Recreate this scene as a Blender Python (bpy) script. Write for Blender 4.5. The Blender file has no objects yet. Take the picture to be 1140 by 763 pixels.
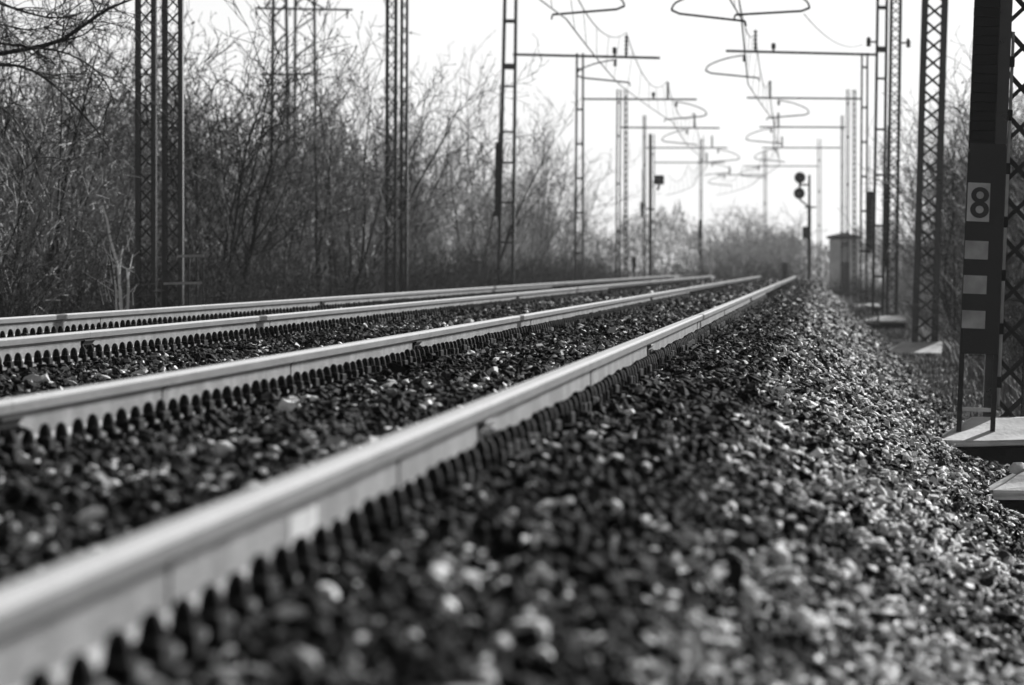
import bpy, bmesh, math, random
import numpy as np
from mathutils import Vector, Matrix

S = bpy.context.scene
R = math.radians
# ------------------------------------------------------------------ camera
FPX, VX, VY, CH = 9500.0, 914.0, 296.0, 0.42      # 300 mm lens: focal length in photo pixels, vanishing point, camera height over the rail
cam_d = bpy.data.cameras.new("camera")
cam_d.sensor_width = 36.0
cam_d.lens = 300.0
cam_d.clip_start = 0.5
cam_d.clip_end = 12000
cam_d.dof.use_dof = True
cam_d.dof.focus_distance = 62.0
cam_d.dof.aperture_fstop = 9.5
cam = bpy.data.objects.new("camera", cam_d)
S.collection.objects.link(cam)
cam.location = (0, 0, CH)
cam.rotation_euler = (R(90) - math.atan(85.5 / FPX), 0, math.atan(344.0 / FPX))
S.camera = cam
# ------------------------------------------------------------------ light
SUN_AZ, SUN_EL = 42.0, 29.0                        # right of the line of the track, ahead of the camera
w = bpy.data.worlds.new("World")
S.world = w
w.use_nodes = True
nt = w.node_tree
bg = nt.nodes["Background"]
sky = nt.nodes.new("ShaderNodeTexSky")
sky.sky_type = 'NISHITA'
sky.sun_disc = False
sky.sun_elevation = R(SUN_EL)
sky.sun_rotation = R(SUN_AZ)
sky.air_density = 0.7
sky.dust_density = 0.5
bw = nt.nodes.new("ShaderNodeRGBToBW")             # black and white photograph
nt.links.new(sky.outputs[0], bw.inputs[0])
nt.links.new(bw.outputs[0], bg.inputs[0])
bg.inputs[1].default_value = 0.078
sd = bpy.data.lights.new("sun", 'SUN')
sd.energy = 5.0
sd.angle = R(0.53)
sd.color = (1.0, 1.0, 1.0)
sun = bpy.data.objects.new("sun", sd)
S.collection.objects.link(sun)
d = Vector((math.sin(R(SUN_AZ)) * math.cos(R(SUN_EL)), math.cos(R(SUN_AZ)) * math.cos(R(SUN_EL)), math.sin(R(SUN_EL))))
sun.rotation_euler = d.to_track_quat('Z', 'Y').to_euler()
S.view_settings.view_transform = 'Standard'
S.view_settings.look = 'None'
S.view_settings.exposure = 0.66
S.view_settings.gamma = 1.0
S.render.film_transparent = False
S.cycles.use_denoising = True
S.cycles.denoiser = 'OPENIMAGEDENOISE'
S.cycles.denoising_input_passes = 'RGB_ALBEDO_NORMAL'
S.cycles.denoising_prefilter = 'ACCURATE'
S.cycles.max_bounces = 6
S.cycles.diffuse_bounces = 3
S.cycles.glossy_bounces = 2
S.cycles.volume_bounces = 1
S.cycles.use_adaptive_sampling = False

COL = S.collection
rng = random.Random(7)


def P(px, py, y):
    """point of the place seen at photo pixel (px, py) at distance y"""
    return Vector(((px - VX) * y / FPX, y, CH - (py - VY) * y / FPX))


# ------------------------------------------------------------------ materials
def mat(name, col, rough=0.8, var=0.25, scale=6.0, bump=0.0, bscale=40.0, metallic=0.0, spec=0.5, rnd=0.0, stretch=None, stain=0.0):
    m = bpy.data.materials.new(name)
    m.use_nodes = True
    n = m.node_tree.nodes
    L = m.node_tree.links
    b = n["Principled BSDF"]
    b.inputs["Roughness"].default_value = rough
    b.inputs["Metallic"].default_value = metallic
    b.inputs["Specular IOR Level"].default_value = spec
    tc = n.new("ShaderNodeTexCoord")
    src = tc.outputs["Object"]
    if stretch:
        mp = n.new("ShaderNodeMapping")
        mp.inputs["Scale"].default_value = stretch
        L.new(src, mp.inputs[0])
        src = mp.outputs[0]
    no = n.new("ShaderNodeTexNoise")
    no.inputs["Scale"].default_value = scale
    no.inputs["Detail"].default_value = 5.0
    no.inputs["Roughness"].default_value = 0.62
    L.new(src, no.inputs["Vector"])
    mr = n.new("ShaderNodeMapRange")
    mr.inputs[1].default_value = 0.3
    mr.inputs[2].default_value = 0.7
    mr.inputs[3].default_value = col * (1 - var)
    mr.inputs[4].default_value = col * (1 + var)
    L.new(no.outputs[0], mr.inputs[0])
    out = mr.outputs[0]
    if stain > 0:
        n2 = n.new("ShaderNodeTexNoise")
        n2.inputs["Scale"].default_value = scale * 0.31
        n2.inputs["Detail"].default_value = 3.0
        L.new(src, n2.inputs["Vector"])
        m2 = n.new("ShaderNodeMapRange")
        m2.inputs[1].default_value = 0.42
        m2.inputs[2].default_value = 0.62
        m2.inputs[3].default_value = 1.0 - stain
        m2.inputs[4].default_value = 1.0
        L.new(n2.outputs[0], m2.inputs[0])
        mm = n.new("ShaderNodeMath")
        mm.operation = 'MULTIPLY'
        L.new(out, mm.inputs[0])
        L.new(m2.outputs[0], mm.inputs[1])
        out = mm.outputs[0]
    if rnd > 0:
        oi = n.new("ShaderNodeObjectInfo")
        m3 = n.new("ShaderNodeMapRange")
        m3.inputs[3].default_value = 1 - rnd
        m3.inputs[4].default_value = 1 + rnd
        L.new(oi.outputs["Random"], m3.inputs[0])
        mm = n.new("ShaderNodeMath")
        mm.operation = 'MULTIPLY'
        L.new(out, mm.inputs[0])
        L.new(m3.outputs[0], mm.inputs[1])
        out = mm.outputs[0]
    L.new(out, b.inputs["Base Color"])
    if bump > 0:
        n4 = n.new("ShaderNodeTexNoise")
        n4.inputs["Scale"].default_value = bscale
        n4.inputs["Detail"].default_value = 4.0
        L.new(src, n4.inputs["Vector"])
        bp = n.new("ShaderNodeBump")
        bp.inputs["Strength"].default_value = bump
        bp.inputs["Distance"].default_value = 0.02
        L.new(n4.outputs[0], bp.inputs["Height"])
        L.new(bp.outputs[0], b.inputs["Normal"])
    return m


M = {}
M['mast'] = mat("weathered_mast_steel", 0.014, 0.2, 0.35, 3.0, 0.06, 60, spec=0.4)
M['brace'] = mat("weathered_brace_steel", 0.012, 0.45, 0.3, 5.0, spec=0.3)
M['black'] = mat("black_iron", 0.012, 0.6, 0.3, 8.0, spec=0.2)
M['wire'] = mat("wire_metal", 0.03, 0.5, 0.2, 3.0)
M['insul'] = mat("insulator_ceramic", 0.05, 0.35, 0.2, 9.0)
M['railside'] = mat("rusted_rail_side", 0.098, 0.6, 0.4, 8.0, 0.4, 70, stretch=(1, 0.6, 1.4), stain=0.5)
M['railtop'] = mat("polished_rail_head", 0.62, 0.32, 0.10, 9.0, 0.05, 80, metallic=0.55, stretch=(6, 0.15, 1))
M['headside'] = mat("grimy_head_side", 0.088, 0.5, 0.25, 5.0, 0.15, 60, stretch=(1, 0.3, 2), stain=0.2)
M['clip'] = mat("oily_fastening_iron", 0.012, 0.7, 0.4, 20.0, spec=0.05)
M['timber'] = mat("grey_weathered_timber", 0.42, 0.85, 0.45, 14.0, 0.5, 30, stretch=(0.25, 3.5, 3.5), rnd=0.25, stain=0.7, spec=0.1)
M['bed'] = mat("ballast_dust_and_fines", 0.010, 0.95, 0.4, 14.0, 0.9, 26, spec=0.04)
M['soil'] = mat("dark_earth_with_litter", 0.022, 0.95, 0.5, 2.0, 0.8, 9, stain=0.35, spec=0.06)
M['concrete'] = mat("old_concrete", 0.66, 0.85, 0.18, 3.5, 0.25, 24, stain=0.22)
M['shadeblock'] = mat("shade_darkened_concrete", 0.022, 0.95, 0.4, 4.0, 0.4, 20, spec=0.05)  # shade on the footing's front is put into this dark colour
M['bark'] = mat("bare_bark", 0.014, 0.85, 0.4, 6.0, 0.4, 30, spec=0.12)
M['twig'] = mat("bare_twig", 0.04, 0.8, 0.7, 5.0, rnd=0.3, spec=0.12)
M['palertwig'] = mat("pale_far_twig", 0.27, 0.8, 0.35, 3.0, rnd=0.3)  # haze over the far twigs is put into this pale colour
M['fronttwig'] = mat("sunlit_front_twig", 0.19, 0.75, 0.8, 4.0, rnd=0.4, spec=0.25)  # sunlight on the front twigs is put into this paler colour
M['palebark'] = mat("sunlit_dead_wood", 0.65, 0.8, 0.35, 5.0, 0.4, 30)  # pale wood with the sunlight on its stems put into the colour
M['grass'] = mat("dry_winter_grass", 0.16, 0.85, 0.5, 1.2)
M['board'] = mat("dark_grey_board_paint", 0.013, 0.6, 0.15, 6.0, 0.08, 40, stain=0.15)
M['plate'] = mat("pale_grey_sign_paint", 0.5, 0.55, 0.15, 8.0, stain=0.3)
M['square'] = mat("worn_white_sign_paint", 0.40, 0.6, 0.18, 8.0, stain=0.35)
M['ink'] = mat("black_sign_paint", 0.012, 0.5, 0.1, 8.0)
M['render'] = mat("old_wall_render", 0.8, 0.9, 0.15, 2.0, 0.2, 20, stain=0.3)
M['roof'] = mat("cabin_roof_slab", 0.02, 0.9, 0.2, 3.0, spec=0.1)
M['door'] = mat("dark_door_paint", 0.06, 0.6, 0.2, 3.0)
M['lens'] = mat("signal_lens_glass", 0.02, 0.15, 0.1, 3.0, spec=0.8)
M['wood_far'] = mat("distant_bare_wood", 0.5, 0.9, 0.4, 0.4)  # paled so that the colour carries part of the haze
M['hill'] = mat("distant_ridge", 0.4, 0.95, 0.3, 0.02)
for i, c in enumerate((0.005, 0.032, 0.66)):  # pale ones also carry the ballast's sun glints in their colour
    M['stone%d' % i] = mat("crushed_ballast_stone_" + ("dark", "grey", "pale")[i], c, 0.55, 0.4, 22.0, 0.35, 55, rnd=0.6, spec=0.04)


# ------------------------------------------------------------------ mesh helpers
class MB:
    def __init__(self):
        self.v, self.f, self.mi = [], [], []

    def add(self, vs, fs, mi=0):
        o = len(self.v)
        self.v.extend(vs)
        for f in fs:
            self.f.append([i + o for i in f])
            self.mi.append(mi)

    def box(self, c, s, mi=0, bev=0.0):
        cx, cy, cz = c
        x, y, z = s[0] / 2, s[1] / 2, s[2] / 2
        if bev <= 0:
            vs = [(cx + a * x, cy + b * y, cz + e * z) for e in (-1, 1) for b in (-1, 1) for a in (-1, 1)]
            self.add(vs, [(0, 2, 3, 1), (4, 5, 7, 6), (0, 1, 5, 4), (2, 6, 7, 3), (0, 4, 6, 2), (1, 3, 7, 5)], mi)
            return
        bm = bmesh.new()
        bmesh.ops.create_cube(bm, size=1.0)
        bmesh.ops.scale(bm, vec=s, verts=bm.verts)
        bmesh.ops.bevel(bm, geom=bm.edges[:], offset=bev, segments=1, affect='EDGES')
        bmesh.ops.translate(bm, vec=c, verts=bm.verts)
        self.bm(bm, mi)

    def bm(self, bm, mi=0):
        bm.verts.index_update()
        self.add([tuple(v.co) for v in bm.verts], [[v.index for v in f.verts] for f in bm.faces], mi)
        bm.free()

    def beam(self, a, b, w, h=None, mi=0, up=(0, 1, 0)):
        """rectangular bar from a to b; w across, h along 'up'"""
        h = h or w
        a, b = Vector(a), Vector(b)
        t = (b - a).normalized()
        u = Vector(up)
        s = t.cross(u)
        if s.length < 1e-4:
            s = t.cross(Vector((1, 0, 0)))
        s.normalize()
        u = s.cross(t)
        vs = [p + s * (sa * w / 2) + u * (sb * h / 2) for p in (a, b) for sa, sb in ((-1, -1), (1, -1), (1, 1), (-1, 1))]
        self.add([tuple(v) for v in vs], [(3, 2, 1, 0), (4, 5, 6, 7), (0, 1, 5, 4), (1, 2, 6, 5), (2, 3, 7, 6), (3, 0, 4, 7)], mi)

    def tube(self, pts, r, n=6, mi=0, cap=True):
        pts = [Vector(p) for p in pts]
        rs = r if isinstance(r, (list, tuple)) else [r] * len(pts)
        o = len(self.v)
        s = None
        for i, p in enumerate(pts):
            t = (pts[min(i + 1, len(pts) - 1)] - pts[max(i - 1, 0)])
            if t.length < 1e-9:
                t = Vector((0, 0, 1))
            t.normalize()
            if s is None:
                s = t.cross(Vector((0.31, 0.2, 0.93)))
                if s.length < 1e-3:
                    s = t.cross(Vector((1, 0, 0)))
            s = (s - t * s.dot(t)).normalized()
            u = t.cross(s)
            for k in range(n):
                a = 2 * math.pi * k / n
                self.v.append(tuple(p + (s * math.cos(a) + u * math.sin(a)) * rs[i]))
        for i in range(len(pts) - 1):
            for k in range(n):
                k2 = (k + 1) % n
                self.f.append([o + i * n + k, o + i * n + k2, o + (i + 1) * n + k2, o + (i + 1) * n + k])
                self.mi.append(mi)
        if cap:
            self.f.append([o + k for k in range(n)][::-1])
            self.f.append([o + (len(pts) - 1) * n + k for k in range(n)])
            self.mi += [mi, mi]

    def lathe(self, c, prof, n=12, axis='Z', mi=0):
        o = len(self.v)
        c = Vector(c)
        for (r, h) in prof:
            for k in range(n):
                a = 2 * math.pi * k / n
                q = (r * math.cos(a), r * math.sin(a), h)
                if axis == 'Y':
                    q = (q[0], q[2], q[1])
                elif axis == 'X':
                    q = (q[2], q[0], q[1])
                self.v.append(tuple(c + Vector(q)))
        for i in range(len(prof) - 1):
            for k in range(n):
                k2 = (k + 1) % n
                self.f.append([o + i * n + k, o + i * n + k2, o + (i + 1) * n + k2, o + (i + 1) * n + k])
                self.mi.append(mi)
        self.f.append([o + k for k in range(n)][::-1])
        self.f.append([o + (len(prof) - 1) * n + k for k in range(n)])
        self.mi += [mi, mi]

    def mesh(self, name, mats, smooth=False):
        me = bpy.data.meshes.new(name)
        me.from_pydata(self.v, [], self.f)
        if not isinstance(mats, (list, tuple)):
            mats = [mats]
        for m in mats:
            me.materials.append(m)
        if len(mats) > 1:
            me.polygons.foreach_set("material_index", self.mi)
        if smooth:
            me.polygons.foreach_set("use_smooth", [True] * len(me.polygons))
        me.update()
        return me

    def build(self, name, mats, parent=None, smooth=False):
        return link(name, self.mesh(name, mats, smooth), parent)


def link(name, me, parent=None, loc=None):
    o = bpy.data.objects.new(name, me)
    COL.objects.link(o)
    if parent:
        o.parent = parent
    if loc is not None:
        o.location = loc
    return o


def tag(o, label=None, cat=None, group=None, kind=None):
    if label: o['label'] = label
    if cat: o['category'] = cat
    if group: o['group'] = group
    if kind: o['kind'] = kind
    return o


def thing(name, label, cat, loc=(0, 0, 0), group=None):
    o = bpy.data.objects.new(name, None)
    o.empty_display_size = 0.2
    COL.objects.link(o)
    o.location = loc
    return tag(o, label, cat, group)


def copy_tree(o, parent=None):
    c = o.copy()
    COL.objects.link(c)
    if parent:
        c.parent = parent
    for ch in list(o.children):
        copy_tree(ch, c)
    return c


# ------------------------------------------------------------------ the lie of the land
def drop(y):                       # the line tips over a crest about 350 m away
    t = max(0.0, y - 350.0)
    k = 60.0
    return -(t * t) / 16000.0 if t < k else -(k * k) / 16000.0 - (t - k) * (2 * k / 16000.0)


def bend(y):                       # and swings gently to the left
    t = max(0.0, y - 350.0)
    return -t * t / 6000.0


TOE = -1.36
PROF = [(-10.2, -1.55), (-9.0, -1.2), (-7.35, -0.24), (-7.0, -0.19), (-6.1, -0.17), (-5.35, -0.195), (-4.6, -0.195), (-4.1, -0.23), (-3.6, -0.27), (-3.1, -0.23),
        (-2.56, -0.215), (-1.8, -0.205), (-1.05, -0.232), (-0.62, -0.232), (-0.36, -0.26), (0.0, -0.46), (0.5, -0.79), (0.95, -1.08), (1.3, -1.30), (1.7, -1.40), (2.2, -1.55)]
PX = np.array([p[0] for p in PROF])
PZ = np.array([p[1] for p in PROF])


def bedz(x):
    return np.interp(x, PX, PZ)


# ballast bed
xs = np.arange(-10.2, 2.21, 0.2)
ys = np.concatenate([np.arange(2, 60, 0.5), np.arange(60, 360, 3.0), np.arange(360, 901, 10.0)])
nrs = np.random.RandomState(3)
vs = []
for y in ys:
    amp = 0.012
    zz = bedz(xs) + nrs.normal(0, amp, len(xs))
    vs += [(x + bend(y), y, z + drop(y)) for x, z in zip(xs, zz)]
nx = len(xs)
fs = [(j * nx + i, j * nx + i + 1, (j + 1) * nx + i + 1, (j + 1) * nx + i) for j in range(len(ys) - 1) for i in range(nx - 1)]
mb = MB(); mb.add(vs, fs)
tag(mb.build('ballast_bed', M['bed'], smooth=True), kind='structure')

# ground: one sheet to the horizon
gx = np.concatenate([[-5000, -1500, -500, -150, -60], np.arange(-30, 16, 1.5), [25, 60, 150, 500, 1500, 5000]])
gy = np.concatenate([[-300, -50], np.arange(0, 420, 4.0), np.arange(420, 1000, 30.0), [1300, 2000, 3500, 6000]])
vs = []
for y in gy:
    for x in gx:
        near = 1.0 if (abs(x) < 31 and 0 < y < 420) else 0.0
        z = TOE + near * nrs.normal(0, 0.035) + max(drop(y), -2.2)
        if x < -9.5 and y < 420: z += 0.25
        vs.append((x, y, z))
nx = len(gx)
fs = [(j * nx + i, j * nx + i + 1, (j + 1) * nx + i + 1, (j + 1) * nx + i) for j in range(len(gy) - 1) for i in range(nx - 1)]
mb = MB(); mb.add(vs, fs)
tag(mb.build('ground', M['soil'], smooth=True), kind='structure')

# ------------------------------------------------------------------ rails
def rail_profile(zs=1.0):
    h = [(0.075, -0.172), (0.075, -0.1605), (0.028, -0.146), (0.0095, -0.128), (0.0085, -0.07), (0.012, -0.052), (0.034, -0.042), (0.0362, -0.011), (0.033, -0.004), (0.026, -0.0012), (0.010, 0.0)]
    return h + [(-x, z) for x, z in reversed(h)]


RP = rail_profile()


def rail_section(x, z0, y0, y1, name, parent):
    n = len(RP)
    if y1 > 350:
        yy = [y0] + [y for y in np.arange(350, 900, 10.0) if y0 < y < y1] + [y1]
    else:
        yy = list(np.linspace(y0, y1, max(2, int((y1 - y0) / 3))))
    mb = MB()
    vs = [(x + bend(y) + px, y, z0 + drop(y) + pz) for y in yy for px, pz in RP]
    fs, mi = [], []
    top = {8, 9, 10, 7, 11}
    for j in range(len(yy) - 1):
        for k in range(n):
            k2 = (k + 1) % n
            mb_f = (j * n + k2, j * n + k, (j + 1) * n + k, (j + 1) * n + k2)
            fs.append(mb_f)
            mi.append(1 if k in (8, 9, 10, 11, 12) else (2 if k in (6, 7, 13, 14) else 0))
    fs.append(tuple(range(n)))
    mi.append(0)
    fs.append(tuple((len(yy) - 1) * n + k for k in range(n))[::-1])
    mi.append(0)
    mb.v = vs
    mb.f = [list(f) for f in fs]
    mb.mi = mi
    return mb.build(name, [M['railside'], M['railtop'], M['headside']], parent)


def fastening_mesh():
    mb = MB()
    mb.box((0, 0, -0.183), (0.25, 0.16, 0.02), bev=0.004)                          # rib plate under the rail
    for s in (1, -1):
        mb.box((s * 0.088, 0, -0.155), (0.022, 0.13, 0.044), bev=0.005)           # rib
        mb.box((s * 0.068, 0, -0.143), (0.036, 0.10, 0.024), bev=0.006)           # clamp on the rail foot
        mb.lathe((s * 0.074, 0, 0), [(0.023, -0.165), (0.023, -0.126), (0.020, -0.108), (0.014, -0.094), (0.006, -0.087)], 8)   # spring washer, nut and bolt end
    return mb.mesh('rail_fastening', M['clip'])


FAST = fastening_mesh()


def fishplate_mesh():
    mb = MB()
    for s in (1, -1):
        vs = [(s * a, y, b) for y in (-0.36, 0.36) for a, b in ((0.010, -0.060), (0.034, -0.052), (0.036, -0.060), (0.020, -0.080), (0.020, -0.118), (0.044, -0.138), (0.042, -0.146), (0.014, -0.130))]
        n = 8
        fs = [(k, (k + 1) % n, n + (k + 1) % n, n + k) for k in range(n)] + [tuple(range(n)), tuple(range(n, 2 * n))[::-1]]
        mb.add(vs, fs)
    bm = mb
    for i in (-0.27, -0.09, 0.09, 0.27):
        bm.lathe((0.019, i, -0.098), [(0.017, 0.0), (0.017, 0.016), (0.009, 0.018), (0.009, 0.034)], 6, axis='X')
        bm.lathe((-0.034, i, -0.098), [(0.016, 0.0), (0.016, 0.014)], 6, axis='X')
    return mb.mesh('fishplate', M['clip'])


FISH = fishplate_mesh()
FISH_PALE = FISH.copy()
FISH_PALE.materials.clear(); FISH_PALE.materials.append(M['railside'])
mb = MB()
mb.add([(px * 1.10 + (0.004 if px > 0 else -0.004), yy, pz * 0.985 - 0.002) for yy in (-0.022, 0.022) for px, pz in RP[1:-1] if pz < -0.02], [])
n_ = len(mb.v) // 2
mb.f = [[k, (k + 1) % n_, n_ + (k + 1) % n_, n_ + k] for k in range(n_)] + [list(range(n_)), list(range(n_, 2 * n_))[::-1]]
mb.mi = [0] * len(mb.f)
WELD = mb.mesh('weld_collar', M['headside'])
WELDS = {-1.05: (13.6, 21.0, 38.5, 72.0, 92.0), -2.56: (33.0, 41.0, 75.0), -4.60: (44.0, 71.0), -6.10: (72.0, 88.0)}
RAILS = [(-1.05, 0.0, [26.2, 51.4, 126.0, 226.0], 10.05, "nearest rail, sweeping from the lower left corner beside the open ballast slope"),
         (-2.56, 0.0, [26.6, 53.6, 128.0, 228.0], 20.1, "second rail from the right, left rail of the nearer track"),
         (-4.60, 0.012, [53.2, 129.0, 229.0], 40.2, "third rail from the right, nearer rail of the far track"),
         (-6.10, 0.033, [104.0, 204.0], 50.1, "farthest rail, running along the foot of the bare thicket")]
for (x, z0, joints, yfirst, lab) in RAILS:
    t = thing('rail', lab, 'rail', (0, 0, 0), 'rails of the two tracks')
    ends = [4.0] + joints + [880.0]
    for a, b in zip(ends[:-1], ends[1:]):
        rail_section(x, z0, a + (0.006 if a > 5 else 0), b - 0.006, 'rail_section', t)
    for j in joints:
        link('fishplate', FISH_PALE if x > -2 else FISH, t, (x, j, z0))
    for j in WELDS.get(x, ()):
        link('weld_collar', WELD, t, (x, j, z0))
    if x > -2:
        mb = MB(); mb.box((x + 0.0108, 17.1, z0 - 0.097), (0.003, 0.9, 0.05)); mb.build('paint_mark', M['square'], t)
    y = yfirst - 0.6 * 4
    k = 0
    while k < 240:
        o = link('rail_fastening', FAST, t, (x, y + rng.uniform(-.02, .02), z0))
        o.rotation_euler = (0, 0, rng.uniform(-.12, .12))
        o.scale = (1, rng.uniform(.8, 1.2), rng.uniform(.93, 1.07))
        y += 0.6
        k += 1
    mb = MB()
    while y < 350:                                   # the far ones, a pixel or two each
        for s in (1, -1):
            mb.box((x + s * 0.082, y, z0 - 0.13), (0.05, 0.12, 0.07))
            mb.box((x + s * 0.075, y, z0 - 0.085), (0.022, 0.03, 0.03))
        y += 0.6
    if mb.v:
        tag(mb.build('far_fastening_row', M['clip'], t), kind='stuff')

# sleepers whose ends show in the near ballast
mb = MB(); mb.box((0, 0, -0.08), (2.6, 0.25, 0.15), bev=0.012)
SLP = mb.mesh('sleeper', M['timber'])
SLEEPER_Y = [8.25 + 0.6 * k for k in range(0, 14)]
for y in SLEEPER_Y:
    o = link('sleeper', SLP, None, (-1.805 + rng.uniform(-.03, .03), y, -0.193))
    tag(o, 'weathered timber sleeper half buried in the ballast under the nearer track', 'railway sleeper', 'sleepers under the nearer track')

# ------------------------------------------------------------------ ballast stones (gravel: stuff, instanced)
stones = bpy.data.collections.new("stone_shapes")
for i in range(12):
    r2 = random.Random(100 + i)
    bm = bmesh.new()
    sx, sy, sz = r2.uniform(.85, 1.3), r2.uniform(.6, 1.0), r2.uniform(.34, .66)
    for k in range(15):
        v = Vector((r2.gauss(0, 1), r2.gauss(0, 1), r2.gauss(0, 1))).normalized() * r2.uniform(.82, 1.05)
        bm.verts.new((v.x * sx * .5, v.y * sy * .5, v.z * sz * .5))
    res = bmesh.ops.convex_hull(bm, input=bm.verts[:])
    bmesh.ops.delete(bm, geom=[g for g in res.get('geom_interior', []) if isinstance(g, bmesh.types.BMVert)], context='VERTS')
    bmesh.ops.dissolve_limit(bm, angle_limit=R(14), verts=bm.verts[:], edges=bm.edges[:])
    me = bpy.data.meshes.new('ballast_stone')
    bm.to_mesh(me); bm.free()
    me.materials.append(M['stone%d' % (i % 3)])
    stones.objects.link(bpy.data.objects.new('stone_shape_%02d' % i, me))


def scatter(name, pts, rot, scl, pick, coll):
    me = bpy.data.meshes.new(name)
    n = len(pts)
    me.vertices.add(n)
    me.vertices.foreach_set("co", np.asarray(pts, dtype=np.float32).ravel())
    for nm, tp, arr, key in (("rot", 'FLOAT_VECTOR', rot, "vector"), ("scl", 'FLOAT', scl, "value"), ("pick", 'INT', pick, "value")):
        at = me.attributes.new(nm, tp, 'POINT')
        at.data.foreach_set(key, np.asarray(arr).astype(np.int32 if tp == 'INT' else np.float32).ravel())
    o = link(name, me)
    ng = bpy.data.node_groups.new(name + "_nodes", 'GeometryNodeTree')
    ng.interface.new_socket(name="Geometry", in_out='INPUT', socket_type='NodeSocketGeometry')
    ng.interface.new_socket(name="Geometry", in_out='OUTPUT', socket_type='NodeSocketGeometry')
    N = ng.nodes.new
    gi, go = N('NodeGroupInput'), N('NodeGroupOutput')
    iop = N('GeometryNodeInstanceOnPoints')
    ci = N('GeometryNodeCollectionInfo')
    ci.inputs['Collection'].default_value = coll
    ci.inputs['Separate Children'].default_value = True
    ci.inputs['Reset Children'].default_value = True

    def attr(nm, tp):
        a = N('GeometryNodeInputNamedAttribute')
        a.data_type = tp
        a.inputs['Name'].default_value = nm
        return a.outputs['Attribute']
    L = ng.links.new
    L(gi.outputs[0], iop.inputs['Points'])
    L(ci.outputs[0], iop.inputs['Instance'])
    iop.inputs['Pick Instance'].default_value = True
    L(attr('pick', 'INT'), iop.inputs['Instance Index'])
    L(attr('rot', 'FLOAT_VECTOR'), iop.inputs['Rotation'])
    L(attr('scl', 'FLOAT'), iop.inputs['Scale'])
    L(iop.outputs[0], go.inputs[0])
    md = o.modifiers.new("scatter", 'NODES')
    md.node_group = ng
    return o


RS = np.random.RandomState(11)
allp, alls = [], []
zones = [(7, 30, 700, 0.042), (30, 70, 520, 0.047), (70, 130, 330, 0.053), (130, 235, 170, 0.064), (235, 370, 95, 0.08)]
for (y0, y1, den, size) in zones:
    step = 1.0 if y1 <= 70 else 5.0
    y = y0
    while y < y1:
        ya = min(y + step, y1)
        xl = max(-9.0, -0.097 * ya - 1.0)
        xr = min(1.75, 0.0245 * ya + 0.9)
        n = int((xr - xl) * (ya - y) * den)
        px = RS.uniform(xl, xr, n)
        py = RS.uniform(y, ya, n)
        s = size * np.exp(RS.normal(0, 0.24, n))
        pz = bedz(px) + RS.uniform(-0.25, 0.55, n) * s
        # far fewer stones lie on the sleeper ends, none inside a rail
        keep = np.ones(n, bool)
        for rx, rz, *_ in RAILS:
            near = np.abs(px - rx) < 0.11
            pz[near] -= 0.035
        if ya < 30:
            ph = np.abs(((py - 8.25 + 0.3) % 0.6) - 0.3)
            on = (ph < 0.11) & (px > -3.05) & (px < -0.52)
            pz[on] = -0.188 + RS.uniform(-0.1, 0.5, n)[on] * s[on]
            keep &= ~(on & (RS.uniform(0, 1, n) < np.where((px > -0.99) & (px < -0.76 - 0.05 * np.sin(py * 9)) & (py > 12.1) & (py < 13.7), 0.62, 0.04)))
        pz += np.array([drop(v) for v in py]) if y1 > 350 else 0
        px += np.array([bend(v) for v in py]) if y1 > 350 else 0
        allp.append(np.stack([px, py, pz], 1)[keep])
        alls.append(s[keep])
        y = ya
pts = np.concatenate(allp)
scl = np.concatenate(alls)
# strays that rolled onto the bench
n = 2600
by = RS.uniform(30, 200, n)
bx = 1.3 + np.abs(RS.normal(0, 0.7, n))
bp = np.stack([bx, by, np.full(n, TOE + 0.01)], 1)
pts = np.concatenate([pts, bp]); scl = np.concatenate([scl, RS.uniform(.035, .075, n)])
n = len(pts)
print("stones", n)
px, py = pts[:, 0], pts[:, 1]
patch = np.sin(px * 3.1 + .7 * np.sin(py * .9)) + np.sin(py * 1.3 + 2.0 * px) + np.sin(py * .37 - px * 1.7 + 1.0) + np.sin(py * 2.6 - px * 4.2)
patch = np.clip(1 + 0.42 * patch, 0.12, 2.4)                      # washed and oily patches
slope = px - np.array([bend(v) for v in py]) > -0.33
pale = np.where(slope, 0.33, 0.09) * patch
grey = np.where(slope, 0.20, 0.07) * np.clip(patch, .5, 1.5)
u = RS.uniform(0, 1, n)
pick = 3 * RS.randint(0, 4, n) + np.where(u < pale, 2, np.where(u < pale + grey, 1, 0))
rot = np.stack([RS.normal(0, .5, n), RS.normal(0, .5, n), RS.uniform(0, 6.283, n)], 1)
o = scatter('ballast_gravel', pts, rot, scl, pick, stones)
tag(o, 'grey crushed stone ballast around the rails and down the slope', 'ballast', kind='stuff')


def big_stone(loc, size, seed, label, m):
    r2 = random.Random(seed)
    bm = bmesh.new()
    for k in range(18):
        v = Vector((r2.gauss(0, 1), r2.gauss(0, 1), r2.gauss(0, 1))).normalized() * r2.uniform(.85, 1.05)
        bm.verts.new((v.x * size[0] / 2, v.y * size[1] / 2, v.z * size[2] / 2))
    res = bmesh.ops.convex_hull(bm, input=bm.verts[:])
    bmesh.ops.delete(bm, geom=[g for g in res.get('geom_interior', []) if isinstance(g, bmesh.types.BMVert)], context='VERTS')
    mb = MB(); mb.bm(bm)
    o = mb.build('stone', m)
    o.location = loc
    tag(o, label, 'stone', 'loose stones that stand out')


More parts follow.
